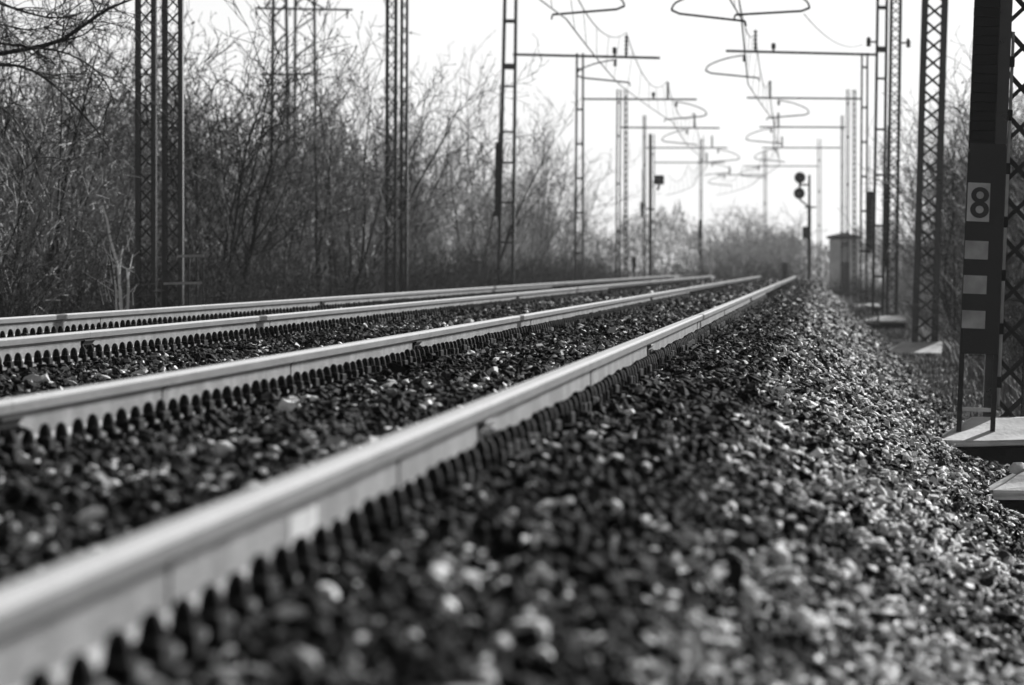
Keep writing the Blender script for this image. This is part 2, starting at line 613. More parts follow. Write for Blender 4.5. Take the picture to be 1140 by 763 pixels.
M['pale'] = mat("pale_limestone", 0.55, 0.7, 0.15, 12.0, 0.3, 40)
p = P(380, 657, 14.0); big_stone((p.x, p.y, bedz(p.x) + 0.035), (0.10, 0.09, 0.05), 1, 'bright pale stone lying right of the nearest rail, lower left', M['pale'])
p = P(545, 612, 17.2); big_stone((p.x, p.y, bedz(p.x) + 0.03), (0.08, 0.07, 0.05), 2, 'pale blurred stone in the middle foreground ballast', M['pale'])
p = P(660, 480, 31.0); big_stone((p.x, p.y, bedz(p.x) + 0.03), (0.075, 0.07, 0.05), 3, 'small bright stone close to the nearest rail beyond its first joint', M['pale'])

# ------------------------------------------------------------------ lattice masts
def brace_mesh(dx, dy, dz, s):
    mb = MB()
    mb.beam((0, 0, 0), (dx, dy, dz), s, s * 0.45, up=(0, 1, 0) if abs(dx) > abs(dy) else (1, 0, 0))
    return mb.mesh('diagonal_brace', M['brace'])


def lattice_mast(name, label, x, y, z0, top, w, dep, pitch, chord, lean=0.0, cross=True, single=True, group='lattice masts along the line'):
    """square lattice mast: four angle chords, crossed diagonals on all four faces"""
    t = thing(name, label, 'catenary mast', (x, y, z0), group)
    t.rotation_euler = (0, lean, 0)
    H = top - z0
    hx, hy = w / 2, dep / 2
    th = chord * 0.14
    for sx in (-1, 1):
        mb = MB()
        # channel: web on the outer side, flanges turned inward front and back
        prof = [(0, -hy), (-sx * chord, -hy), (-sx * chord, -hy + th), (-sx * th, -hy + th), (-sx * th, hy - th), (-sx * chord, hy - th), (-sx * chord, hy), (0, hy)]
        vs = [(sx * hx + a, b, zz) for zz in (-0.25, H) for a, b in prof]
        n = 8
        f = [(k, (k + 1) % n, n + (k + 1) % n, n + k) for k in range(n)] + [tuple(range(n))[::-1], tuple(range(n, 2 * n))]
        if sx > 0:
            f = [tuple(reversed(q)) for q in f]
        mb.add(vs, f)
        mb.build('chord', M['mast'], t)
    bs = chord * (0.30 if chord > 0.1 else 0.33)
    ix = w - chord * 0.9
    iy = dep - chord * 0.9
    A = brace_mesh(ix, 0, pitch, bs)
    B = brace_mesh(-ix, 0, pitch, bs)
    n = int(H / pitch)
    vis = single
    mbx = MB()

    def put(me, loc):
        if vis:
            link('diagonal_brace', me, t, loc)
        else:
            o = len(mbx.v)
            mbx.add([tuple(Vector(v.co) + Vector(loc)) for v in me.vertices], [list(q.vertices) for q in me.polygons])
    for i in range(n):
        z = i * pitch
        for s in (-1, 1):
            yy = s * (hy - th * 1.6)
            xx = s * (hx - th * 1.6)
            ev = (i + (s > 0)) % 2 == 0
            if cross or ev:
                put(A, (-ix / 2, yy, z))
            if cross or not ev:
                put(B, (ix / 2, yy - s * bs * 0.5, z))
    if not vis:
        tag(mbx.build('lattice_bracing', M['brace'], t), kind='stuff')
    return t


def batten_mast(name, label, x, y, z0, top, wb, wt, dep, chord, battens, lean=0.0, group='battened masts along the line'):
    """two channel chords, tapering upward, joined by batten plates"""
    t = thing(name, label, 'catenary mast', (x, y, z0), group)
    t.rotation_euler = (0, lean, 0)
    H = top - z0
    th = chord * 0.15
    for sx in (-1, 1):
        mb = MB()
        prof = [(0, -1), (-sx * chord, -1), (-sx * chord, -0.82), (-sx * th, -0.82), (-sx * th, 0.82), (-sx * chord, 0.82), (-sx * chord, 1), (0, 1)]
        vs = []
        for zz, ww in ((-0.25, wb), (H, wt)):
            vs += [(sx * ww / 2 + a, b * dep / 2, zz) for a, b in prof]
        n = 8
        f = [(k, (k + 1) % n, n + (k + 1) % n, n + k) for k in range(n)] + [tuple(range(n))[::-1], tuple(range(n, 2 * n))]
        if sx > 0:
            f = [tuple(reversed(q)) for q in f]
        mb.add(vs, f)
        mb.build('chord', M['mast'], t)
    for (z, hh) in battens:
        k = z / H
        ww = wb + (wt - wb) * k
        for s in (-1, 1):
            mb = MB()
            mb.box((0, s * (dep / 2 + 0.006), z), (ww - 0.01, 0.012, hh))
            mb.build('batten', M['mast'], t)
    return t


def add_arm(t, x_from, x_to, z, tiltz=0.0, r=0.045, pins=(), big=True):
    """cross arm, in the mast's own space"""
    mb = MB()
    mb.beam((x_from, -0.12, z), (x_to, -0.12, z + tiltz), r * 1.4, r * 1.4)
    o = mb.build('cross_arm', M['mast'], t)
    for (px, hgt) in pins:
        mb = MB()
        zz = z + tiltz * (px - x_from) / (x_to - x_from)
        n = 5
        prof = [(0.03, 0.0)]
        for i in range(n):
            b = 0.05 + hgt * i / n
            prof += [(0.03, b), (0.065, b + 0.02), (0.065, b + 0.035), (0.03, b + 0.06)]
        prof += [(0.028, hgt), (0.015, hgt + 0.03)]
        mb.lathe((px, -0.12, zz + 0.03), prof, 8)
        mb.build('insulator', M['insul'], o)
    return o


def bez(pts, n=8):
    """Catmull-Rom through the points"""
    out = []
    Q = [Vector(p) for p in pts]
    Q = [Q[0]] + Q + [Q[-1]]
    for i in range(1, len(Q) - 2):
        for k in range(n):
            s = k / n
            a, b, c, d_ = Q[i - 1], Q[i], Q[i + 1], Q[i + 2]
            out.append(0.5 * ((2 * b) + (c - a) * s + (2 * a - 5 * b + 4 * c - d_) * s * s + (3 * b - a - 3 * c + d_) * s ** 3))
    out.append(Q[-2])
    return out


def hairpin(t, loc, side, base, zarm, r=0.024):
    """curved registration arm hanging below the cross arm; side -1 bulges left"""
    tc = base
    z = zarm
    pts = [(tc + side * 0.30, -0.12, z - 0.06), (tc + side * 0.80, -0.12, z - 0.16), (tc + side * 1.25, -0.12, z - 0.34), (tc + side * 1.36, -0.12, z - 0.50)]
    mb = MB()
    mb.tube([Vector(p) for p in bez(pts, 6)], r * 0.8, 6)
    end = (tc - side * 0.1, -0.12, z - 0.68)
    mb.tube([(tc + side * 1.36, -0.12, z - 0.50), (tc + side * 1.2, -0.12, z - 0.57), end], r, 6)
    o = mb.build('registration_arm', M['mast'], t)
    mb = MB()
    prof = []
    for i in range(4):
        b = i * 0.05
        prof += [(0.03, b), (0.055, b + 0.015), (0.055, b + 0.025), (0.03, b + 0.045)]
    mb.lathe((tc + side * 0.30, -0.12, z - 0.24), prof, 8)
    mb.tube([(tc - side * 0.1, -0.12, z - 0.68), (tc - side * 0.12, -0.12, z - 0.78)], r * 0.8, 5)
    mb.build('insulator', M['insul'], o)
    return o


def weights(t, x, y, z_top, n, w, dep, hh, name='counterweight'):
    """tension weights: a stack of iron blocks on a rod, in the mast's space"""
    mb = MB()
    mb.tube([(x, y, z_top + 1.6), (x, y, z_top - n * hh - 0.08)], 0.014, 6)
    o = mb.build('weight_rod', M['black'], t)
    mb = MB(); mb.box((0, 0, 0), (w, dep, hh * 0.985), bev=min(0.004, hh * 0.05))
    me = mb.mesh(name, M['black'])
    for i in range(n):
        link(name, me, o, (x + rng.uniform(-.001, .001), y + rng.uniform(-.001, .001), z_top - (i + 0.5) * hh))
    return o


def footing(x, y, w, dep, rim, peak, base, label):
    """a weathered pale cap, sloping up to the mast, on a block with its shade painted dark"""
    t = thing('mast_footing', label, 'footing', (x, y, 0), 'concrete mast footings')
    hx, hy = w / 2, dep / 2
    lo = rim - 0.06
    vs = [(-hx, -hy, lo), (hx, -hy, lo), (hx, hy, lo), (-hx, hy, lo),
          (-hx, -hy, rim), (hx, -hy, rim), (hx, hy, rim), (-hx, hy, rim),
          (-.46, -.22, peak), (.46, -.22, peak), (.46, .22, peak), (-.46, .22, peak)]
    fs = [(0, 1, 5, 4), (1, 2, 6, 5), (2, 3, 7, 6), (3, 0, 4, 7), (4, 5, 9, 8), (5, 6, 10, 9), (6, 7, 11, 10), (7, 4, 8, 11), (8, 9, 10, 11), (3, 2, 1, 0)]
    bm = bmesh.new()
    bv = [bm.verts.new(v) for v in vs]
    for f in fs: bm.faces.new([bv[i] for i in f])
    bmesh.ops.subdivide_edges(bm, edges=bm.edges[:], cuts=3, use_grid_fill=True)
    rr = random.Random(int(y * 10))
    for v in bm.verts:
        v.co += Vector((rr.gauss(0, .006), rr.gauss(0, .006), rr.gauss(0, .004)))
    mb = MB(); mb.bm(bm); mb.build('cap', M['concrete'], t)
    mb = MB(); mb.box((0, 0, (base + lo - 0.003) / 2), (w - 0.06, dep - 0.06, lo - 0.003 - base), bev=0.02); mb.build('block', M['shadeblock'], t)
    return t


GZ = TOE
TOP = CH + 7.4
ARM = CH + 5.8       # height of the cross arms above the rails
# --- left row
YA, YB, YC, YD, YE, YF = 112.0, 173.0, 235.0, 297.0, 358.0, 420.0


def mx(px, y): return (px - VX) * y / FPX


LG = GZ + 0.22
lattice_mast('lattice_mast', 'left lattice mast of the nearest pair in front of the thicket', mx(161.5, YA), YA, LG, TOP, 0.272, 0.27, 0.235, 0.062, cross=False)
lattice_mast('lattice_mast', 'right lattice mast of the nearest pair, sunlit edge beside the low railing', mx(188.3, YA), YA + 0.5, LG, TOP, 0.275, 0.27, 0.235, 0.062, cross=False)
b1 = lattice_mast('lattice_mast', 'darker left lattice mast of the second pair on the left', mx(434.5, YB), YB, LG, TOP, 0.235, 0.25, 0.25, 0.06, lean=R(0.2), cross=False)
lattice_mast('lattice_mast', 'slim right lattice mast of the second pair on the left, bright edged', mx(447, YB), YB + 0.7, LG, TOP, 0.16, 0.2, 0.25, 0.05, lean=R(0.2), cross=False)
zl = ARM - LG
hl = TOP - LG


def arm_local(t, xw): return xw - t.location.x


LT, RT = -5.36, -1.81    # centre lines of the far and the near track
arm_local_lean = lambda t, z: 0
for tt, xe, flip in ((b1, -4.43, 1),):
    add_arm(tt, 0.1, xe - tt.location.x, zl, -0.03, pins=((LT - tt.location.x, 0.5),))
    hairpin(tt, None, flip, LT - tt.location.x, zl - 0.02)
bt = [(0.35, .14), (1.1, .06), (2.2, .06), (3.3, .06), (4.4, .06), (5.0 + 0.25, .05), (6.5, .05), (7.05, .16), (8.3, .1)]
c1 = batten_mast('battened_mast', 'tapering two channel mast on the left carrying the nearest visible cross arm', mx(562, YC), YC, LG, TOP + 0.6, 0.50, 0.385, 0.3, 0.085, [(z, h) for z, h in bt], lean=R(1.0))
sh = math.tan(R(1.0)) * zl
add_arm(c1, 0.1, -4.43 - c1.location.x - sh, zl + 0.02, -0.10 + 0.07, r=0.05, pins=((LT - c1.location.x - sh, 0.55), (LT - c1.location.x - sh - 0.32, 0.16)))
hairpin(c1, None, -1, LT - c1.location.x - sh, zl - 0.02)
weights(c1, -0.235, -0.16, 4.95, 12, 0.2, 0.2, 0.17)
d1 = batten_mast('battened_mast', 'slim mast on the left, second to carry a cross arm', mx(644.5, YD), YD, LG, TOP, 0.36, 0.28, 0.25, 0.07, [(z, .07) for z in (0.6, 2, 3.4, 4.6, 5.8, 7.0, 8.4)], lean=R(0.25))
add_arm(d1, 0.1, -4.35 - d1.location.x, zl, 0, r=0.045, pins=((LT - d1.location.x, 0.55), (LT - d1.location.x - .5, 0.14)))
hairpin(d1, None, 1, LT - d1.location.x, zl - 0.02)
e1 = batten_mast('battened_mast', 'hazy mast on the left, third to carry a cross arm', mx(687.5, YE), YE, LG, TOP, 0.2, 0.2, 0.2, 0.06, [(z, .07) for z in (1, 3, 5, 7, 8.4)], lean=R(0.4))
lattice_mast('lattice_mast', 'thin lattice mast beside the third cross arm mast on the left', mx(696.5, YE), YE + 0.5, LG, TOP, 0.16, 0.16, 0.25, 0.05, single=False)
add_arm(e1, 0.1, -4.3 - e1.location.x, zl, 0, r=0.045, pins=((LT - e1.location.x, 0.55),))
hairpin(e1, None, -1, LT - e1.location.x, zl - 0.02)
f1 = batten_mast('battened_mast', 'hazy mast on the left behind the small signal post', mx(717.5, YF), YF, LG - 0.5, TOP, 0.16, 0.16, 0.2, 0.06, [(z, .07) for z in (1, 3, 5, 7, 8.4)])
add_arm(f1, 0.1, -4.6 - f1.location.x, zl + 0.5, 0, r=0.045, pins=((LT - f1.location.x, 0.55),))
hairpin(f1, None, 1, LT - f1.location.x, zl + 0.48)
weights(f1, -0.1, -0.14, 5.2, 5, 0.16, 0.2, 0.14)
# --- right row
YG, YH, YI, YJ, YK = 77.0, 168.0, 235.0, 297.0, 358.0
gz2 = CH - 1.62
g1 = lattice_mast('lattice_mast', 'large dark lattice mast at the right edge behind the number board', 1.68, YG, CH - 1.5, TOP, 0.46, 0.44, 0.365, 0.115, lean=R(2.3), group='heavy lattice masts on the right')
weights(g1, -0.345, -0.33, 4.06, 18, 0.232, 0.2, 0.085)
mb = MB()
mb.tube([(-0.098, -0.235, 0.25), (-0.098, -0.235, 3.6)], 0.015, 8)  # pale tube added to draw the sunlit edge of the chord
cd = mb.build('sunlit_edge_tube', M['square'], g1)
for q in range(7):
    mb = MB(); mb.box((-0.098, -0.24, 0.45 + q * 0.48), (0.045, 0.045, 0.10), bev=0.006); mb.build('shade_gap_band', M['black'], cd)  # dark bands added for the gaps where braces shade that edge
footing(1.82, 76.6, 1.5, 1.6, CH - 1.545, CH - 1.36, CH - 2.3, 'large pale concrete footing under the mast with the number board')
h1 = lattice_mast('lattice_mast', 'broad dark lattice mast on the right, second from the number board', mx(1029, YH), YH, CH - 1.62, TOP, 0.52, 0.46, 0.34, 0.13, lean=R(1.7), group='heavy lattice masts on the right')
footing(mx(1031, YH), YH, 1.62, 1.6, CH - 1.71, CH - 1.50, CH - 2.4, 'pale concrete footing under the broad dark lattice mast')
shh = math.tan(R(1.7)) * (ARM - CH + 1.62)
zh = ARM - (CH - 1.62)
add_arm(h1, -0.2, -2.62 - h1.location.x - shh, zh, 0.10, pins=((RT - h1.location.x - shh, 0.5),))
hairpin(h1, None, -1, RT - h1.location.x - shh + 0.25, zh - 0.42)
hairpin(h1, None, 1, RT - h1.location.x - shh + 0.25, zh - 0.30)
i1 = batten_mast('battened_mast', 'two channel mast on the right with battens and the first cross arm', mx(977, YI), YI, CH - 1.5, TOP + 0.3, 0.36, 0.33, 0.28, 0.08, [(0.3, .12), (1.2, .06), (2.6, .06), (4.0, .06), (5.25, .06), (6.65, .06), (7.45, .16), (8.6, .1)], lean=R(0.8))
i2 = lattice_mast('lattice_mast', 'narrow lattice mast standing right of the two channel mast', mx(992.5, YI), YI + 0.8, CH - 1.5, TOP + 0.3, 0.34, 0.3, 0.255, 0.085, lean=R(0.8))
weights(i2, -0.18, -0.22, 3.75, 14, 0.13, 0.2, 0.16)
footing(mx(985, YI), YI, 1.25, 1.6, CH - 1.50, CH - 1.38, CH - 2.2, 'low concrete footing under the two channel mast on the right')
zi = ARM - (CH - 1.5)
shi = math.tan(R(0.8)) * zi
add_arm(i1, -0.1, -2.62 - i1.location.x - shi, zi, 0.05, r=0.05, pins=((RT - i1.location.x - shi, 0.55), (RT - i1.location.x - shi + .5, 0.14)))
hairpin(i1, None, -1, RT - i1.location.x - shi, zi + 0.0)
for sx, tt in ((-1, i1), (1, i2)):
    mb = MB()
    mb.beam((sx * 0.1, -0.15, zi + 0.35), (sx * 0.42, -0.15, zi + 0.35), 0.05)
    o = mb.build('bracket', M['mast'], tt)
    mb = MB()
    mb.lathe((sx * 0.36, -0.15, zi + 0.22), [(0.05, 0), (0.07, 0.04), (0.05, 0.08), (0.07, .12), (0.05, .16), (0.07, .2), (.03, .26)], 8)
    mb.build('insulator', M['insul'], o)
j1 = batten_mast('battened_mast', 'slim mast on the right with the second cross arm', mx(961, YJ), YJ, CH - 1.5, TOP, 0.28, 0.26, 0.25, 0.07, [(z, .07) for z in (0.6, 2, 3.4, 4.6, 5.8, 7.0, 8.4)], lean=R(0.3))
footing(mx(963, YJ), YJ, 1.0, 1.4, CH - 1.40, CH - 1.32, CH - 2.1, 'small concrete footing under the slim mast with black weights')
weights(j1, 0.2, -0.2, 4.08, 13, 0.27, 0.24, 0.165)
zj = ARM - (CH - 1.5)
add_arm(j1, -0.1, -2.62 - j1.location.x, zj, 0.02, pins=((RT - j1.location.x, 0.55),))
hairpin(j1, None, 1, RT - j1.location.x, zj)
k1 = batten_mast('battened_mast', 'faint mast in front of the cabin with the third cross arm', mx(943, YK), YK, CH - 1.6, TOP, 0.15, 0.15, 0.2, 0.05, [(z, .07) for z in (1, 3, 5, 7, 8.4)], lean=R(0.2))
add_arm(k1, -0.1, -2.6 - k1.location.x, ARM - (CH - 1.6), 0, pins=((RT - k1.location.x, 0.55),))
hairpin(k1, None, -1, RT - k1.location.x, ARM - (CH - 1.6))
lattice_mast('lattice_mast', 'faint thin lattice mast just right of the cabin door', mx(951, YK), YK + 0.5, CH - 1.6, TOP, 0.16, 0.16, 0.25, 0.05, single=False)
# hazy masts past the crest
for (px, y, w_, lab, arm_to) in ((780.5, 498.0, 0.17, 'single faint post left of the hazy bush', None), (852, 545.0, 0.2, 'faint post rising behind the hazy bush', -6.6),
                                 (912, 498.0, 0.22, 'faint post right of the tall colour light signal', -4.4), (727, 480.0, 0.2, 'faint farther post beside the small signal post', -5.4),
                                 (937.5, 420.0, 0.15, 'faint slim post above the cabin roof', -2.9)):
    t = batten_mast('battened_mast', lab, mx(px, y), y, GZ + drop(y), TOP, w_, w_, 0.2, 0.055, [(z, .07) for z in (1, 3, 5, 7, 8.8)])
    if arm_to is not None:
        s_ = 1 if arm_to > t.location.x else -1
        add_arm(t, s_ * 0.05, arm_to - t.location.x, ARM - t.location.z, 0, pins=(((arm_to - t.location.x) * 0.75, 0.5),))
        hairpin(t, None, s_, (arm_to - t.location.x) * 0.75, ARM - t.location.z)
    if px == 780.5:
        weights(t, -0.03, -0.2, 4.9 + 0.42, 12, 0.22, 0.24, 0.17)

# ------------------------------------------------------------------ overhead wires
SUP = [YA, YB, YC, YD, YE, YF, 481.0, 543.0, 606.0]
for tc, lab in ((LT, 'far'), (RT, 'near')):
    t = thing('overhead_line', 'overhead wires hung from the cross arms above the %s track' % ('left' if lab == 'far' else 'right'), 'overhead wire', (0, 0, 0), 'overhead lines')
    mbm, mbc = MB(), MB()
    for i in range(len(SUP) - 1):
        y0, y1 = SUP[i], SUP[i + 1]
        if lab == 'near' and i == 1: pass
        st0, st1 = (0.2 if i % 2 else -0.2), (-0.2 if i % 2 else 0.2)
        n = 16
        pm, pc = [], []
        for k in range(n + 1):
            s = k / n
            y = y0 + (y1 - y0) * s
            bx = bend(y) * 0.5
            pm.append((tc + bx, y, CH + 6.42 - 4 * 0.72 * s * (1 - s)))
            pc.append((tc + bx + st0 + (st1 - st0) * s, y, CH + 5.0 - 4 * 0.04 * s * (1 - s)))
        mbm.tube(pm, 0.014, 5, cap=False)
        mbc.tube(pc, 0.017, 5, cap=False)
        dm = MB()
        for k in (2, 5, 8, 11, 14):
            a, b = pm[k], pc[k]
            dm.tube([a, b], 0.007, 4, cap=False)
        dm.build('dropper_wire', M['wire'], t)
    mbm.build('messenger_wire', M['wire'], t)
    mbc.build('contact_wire', M['wire'], t)
mb = MB()
a, b = P(895, 16, YH), P(960, 50, YI)
mb.tube([a.lerp(b, k / 12) - Vector((0, 0, 4 * 0.28 * (k / 12) * (1 - k / 12))) for k in range(13)], 0.010, 5)
tag(mb.build('stay_wire', M['wire']), 'thin sagging wire reaching the bracket of the two channel mast on the right', 'wire')

# ------------------------------------------------------------------ number board
t = thing('number_board', 'tall dark trackside board with a black figure 8 over three pale squares', 'sign', (P(1086, 482, 76.0).x, 76.0, CH - 1.47))
t.rotation_euler = (0, R(2.4), 0)
zb = CH - 1.47
PW = 125.0
def zz_(py): return (VY - py) / PW + 1.47        # height over the sign's base
mb = MB(); mb.box((0.005, 0, (zz_(160) + zz_(394)) / 2), (0.325, 0.03, zz_(160) - zz_(394)), bev=0.004)
mb.build('panel', M['board'], t)
for sx in (-0.15, 0.15):
    mb = MB(); mb.box((sx, 0.045, zz_(170) / 2 - 0.012), (0.045, 0.045, zz_(170) + 0.024))
    mb.build('leg', M['board'], t)
mb = MB(); mb.box((0.005, 0.045, zz_(456)), (0.27, 0.03, 0.035)); mb.build('cross_rail', M['concrete'], t)
xo = -0.062
mb = MB(); mb.box((xo, -0.021, (zz_(204) + zz_(247)) / 2), (0.20, 0.012, zz_(204) - zz_(247)), bev=0.003)
plate = mb.build('number_plate', M['plate'], t)
# figure 8: two stacked rings
mb = MB()
def ring(cx, cz, ro_x, ro_z, ri_x, ri_z, yy, dpt, n=28):
    vs = []
    for (rx, rz, y_) in ((ro_x, ro_z, yy), (ri_x, ri_z, yy), (ri_x, ri_z, yy + dpt), (ro_x, ro_z, yy + dpt)):
        vs += [(cx + rx * math.cos(2 * math.pi * k / n), y_, cz + rz * math.sin(2 * math.pi * k / n)) for k in range(n)]
    fs = []
    for k in range(n):
        k2 = (k + 1) % n
        fs += [(k, k2, n + k2, n + k), (n + k, n + k2, 2 * n + k2, 2 * n + k), (3 * n + k, k, k2, 3 * n + k2)][0:2] + [(k2, k, 3 * n + k, 3 * n + k2)]
    mb.add(vs, fs)
ring(xo + 0.012, zz_(217.6), 0.080, 0.072, 0.034, 0.033, -0.0335, 0.006)
ring(xo + 0.012, zz_(233.6), 0.084, 0.076, 0.036, 0.034, -0.0355, 0.006)
mb.build('figure_eight', M['ink'], plate)
for (ya, yb) in ((268.5, 289), (307, 327.5), (346, 366)):
    mb = MB(); mb.box((xo, -0.0195, (zz_(ya) + zz_(yb)) / 2), (0.208, 0.009, zz_(ya) - zz_(yb)), bev=0.002)
    mb.build('pale_square', M['square'], t)

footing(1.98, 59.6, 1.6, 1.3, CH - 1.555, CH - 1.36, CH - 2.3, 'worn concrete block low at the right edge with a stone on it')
big_stone((P(1133, 530, 59.5).x, 59.3, CH - 1.41), (0.16, 0.13, 0.11), 8, 'pale stone lying on the worn concrete block at the right edge', M['pale'])

# ------------------------------------------------------------------ signals, cabin and small trackside things
YS = 405.0
sp = P(901, 300, YS)
t = thing('colour_light_signal', 'tall colour light signal with two round heads left of its post', 'signal', (sp.x, YS, GZ + drop(YS)))
zb = GZ + drop(YS)
k = YS / FPX
def zs(py): return CH - (py - VY) * k - zb
mb = MB(); mb.lathe((0, 0, 0), [(0.085, -0.2), (0.085, zs(230)), (0.06, zs(228)), (0.055, zs(195))], 10); mb.build('post', M['black'], t)
for pxc, pyc in ((890.5, 198), (889.8, 215.5)):
    mb = MB()
    cx = (pxc - 901) * k
    mb.lathe((cx, 0.02, zs(pyc)), [(0.10, 0.16), (0.26, 0.10), (0.27, -0.06), (0.27, -0.09), (0.2, -0.10)], 20, axis='Y')
    hd = mb.build('signal_head', M['black'], t)
    mb = MB(); mb.lathe((cx, -0.085, zs(pyc) + 0.02), [(0.10, 0.0), (0.105, -0.02), (0.05, -0.035)], 14, axis='Y'); mb.build('lens', M['lens'], hd)
    mb = MB()                                   # hood
    n = 10
    vs = []
    for yy in (-0.10, -0.34):
        for i in range(n + 1):
            a = math.pi * i / n
            for r in (0.13, 0.145):
                vs.append((cx + r * math.cos(a), yy, zs(pyc) + 0.02 + r * math.sin(a)))
    m_ = 2 * (n + 1)
    fs = []
    for i in range(n):
        a0, a1 = 2 * i, 2 * i + 2
        fs += [(a0, a1, m_ + a1, m_ + a0), (a0 + 1, m_ + a0 + 1, m_ + a1 + 1, a1 + 1), (m_ + a0, m_ + a1, m_ + a1 + 1, m_ + a0 + 1)]
    mb.add(vs, fs); mb.build('hood', M['black'], hd)
mb = MB(); mb.box(((890.5 - 901) * k / 2, 0.05, zs(206)), (abs(890.5 - 901) * k, 0.07, 0.09)); mb.box(((890.2 - 901) * k, 0.1, zs(207)), (0.1, 0.06, 0.5)); mb.tube([((890 - 901) * k, .08, zs(222)), ((896 - 901) * k, .08, zs(227)), (0, .08, zs(231))], .045, 6); mb.build('head_bracket', M['black'], t)
mb = MB(); mb.box((0.05, 0, zs(231)), (0.55, 0.5, 0.07)); mb.build('platform', M['black'], t)
mb = MB(); mb.box((-0.2, -0.05, zs(259)), (0.26, 0.3, 0.55), bev=0.02); mb.build('relay_box', M['black'], t)
mb = MB(); mb.box((0, 0, 0.2), (0.8, 0.8, 0.5), bev=0.03); mb.build('base', M['concrete'], t)

YS2 = 400.0
k = YS2 / FPX
zb = GZ + drop(YS2)
t = thing('small_signal', 'small distant signal post with a square head on the left of the line', 'signal', (mx(724, YS2), YS2, zb))
mb = MB(); mb.lathe((0, 0, 0), [(0.07, -0.2), (0.07, zs(150)), (0.05, zs(149))], 8); mb.build('post', M['black'], t)
mb = MB(); mb.box(((734 - 724) * k, 0, zs(200.5)), (0.45, 0.2, 0.44), bev=0.03)
mb.tube([((734 - 724) * k, 0, zs(206)), ((732 - 724) * k, 0, zs(212))], 0.06, 6)
mb.beam((0, 0, zs(203)), ((734 - 724) * k, 0, zs(203)), 0.06); hd = mb.build('signal_head', M['black'], t)
mb = MB(); mb.lathe(((734 - 724) * k, -0.105, zs(200.5)), [(0.12, 0), (0.12, -0.03), (0.05, -0.05)], 12, axis='Y'); mb.build('lens', M['lens'], hd)
mb = MB(); mb.box((0.02, 0, zs(233)), (0.38, 0.4, 0.08)); mb.build('platform', M['black'], t)

# cabin
YCAB = 470.0
k = YCAB / FPX
cz = GZ + 0.12
t = thing('lineside_cabin', 'small rendered lineside cabin with a low overhanging roof behind the masts', 'cabin', (mx(937.5, YCAB), YCAB, cz))
def zc(py): return CH - (py - VY) * k - cz
hgt = zc(266)
mb = MB(); mb.box((0.09, 0.7, hgt / 2 - 0.2), (1.54, 1.5, hgt + 0.4)); mb.build('wall', M['render'], t)
mb = MB()
ov = [(-0.86, -0.25), (1.08, -0.25), (1.08, 1.65), (-0.86, 1.65)]
vs = [(a, b, hgt + 0.002) for a, b in ov] + [(a, b, hgt + 0.13) for a, b in ov] + [(0.0, 0.4, hgt + 0.34), (0.22, 0.4, hgt + 0.34), (0.22, 1.0, hgt + 0.34), (0.0, 1.0, hgt + 0.34)]
fs = [(3, 2, 1, 0), (0, 1, 5, 4), (1, 2, 6, 5), (2, 3, 7, 6), (3, 0, 4, 7), (4, 5, 9, 8), (5, 6, 10, 9), (6, 7, 11, 10), (7, 4, 8, 11), (8, 9, 10, 11)]
mb.add(vs, fs); mb.build('roof', M['roof'], t)
mb = MB(); mb.box((0.16, -0.06, 0.95), (0.5, 0.03, 1.85)); dr = mb.build('door', M['door'], t)
mb = MB(); mb.box((0.0, -0.085, 0.95), (0.03, 0.03, 0.14)); mb.build('handle', M['black'], dr)
mb = MB(); mb.box((0.17, -0.064, hgt - 0.30), (0.36, 0.02, 0.24)); wn = mb.build('window', M['lens'], t)
for s in (-1, 1):
    mb = MB(); mb.box((0.09 + s * 0.76, -0.075, hgt / 2 - 0.1), (0.09, 0.05, hgt + 0.1)); mb.build('corner_pilaster', M['render'], t)

# low railing by the nearest pair of masts
t = thing('lineside_railing', 'low metal railing just right of the nearest pair of masts', 'railing', (mx(203, 109), 109.0, LG))
k = 109.0 / FPX
def zr(py): return CH - (py - VY) * k - LG
for py, x0, x1 in ((285.5, 196, 226), (316, 181, 224)):
    mb = MB(); mb.beam(((x0 - 203) * k, 0, zr(py)), ((x1 - 203) * k, 0, zr(py) + 0.01), 0.03, 0.03); mb.build('rail_bar', M['square'], t)
for px in (201, 209, 218, 225):
    mb = MB(); mb.box(((px - 203) * k, 0.03, zr(287) / 2 - 0.05), (0.022, 0.022, zr(287) + 0.1)); mb.build('post', M['mast'], t)

# small markers far off
def marker(px, y, py0, py1, w_, m, label):
    zb = GZ + drop(y)
    p = P(px, py0, y)
    t = thing('marker_post', label, 'marker post', (p.x, y, zb), 'lineside marker posts')
    H = p.z - zb
    mb = MB(); mb.box((0, 0, H / 2 - 0.25), (w_ * 0.45, w_ * 0.45, H - 0.2 + 0.3)); mb.build('post', m, t)
    mb = MB(); mb.box((0, -w_ * 0.1, H - 0.28), (w_, 0.12, 0.52), bev=0.02); mb.build('head', m, t)
marker(706, 395, 286, 300, 0.2, M['black'], 'short black post at the foot of the faint masts on the left')
marker(791, 430, 284, 300, 0.22, M['concrete'], 'short pale post at the left foot of the hazy bush')
marker(873.5, 420, 292, 302, 0.28, M['black'], 'low dark box left of the tall signal')

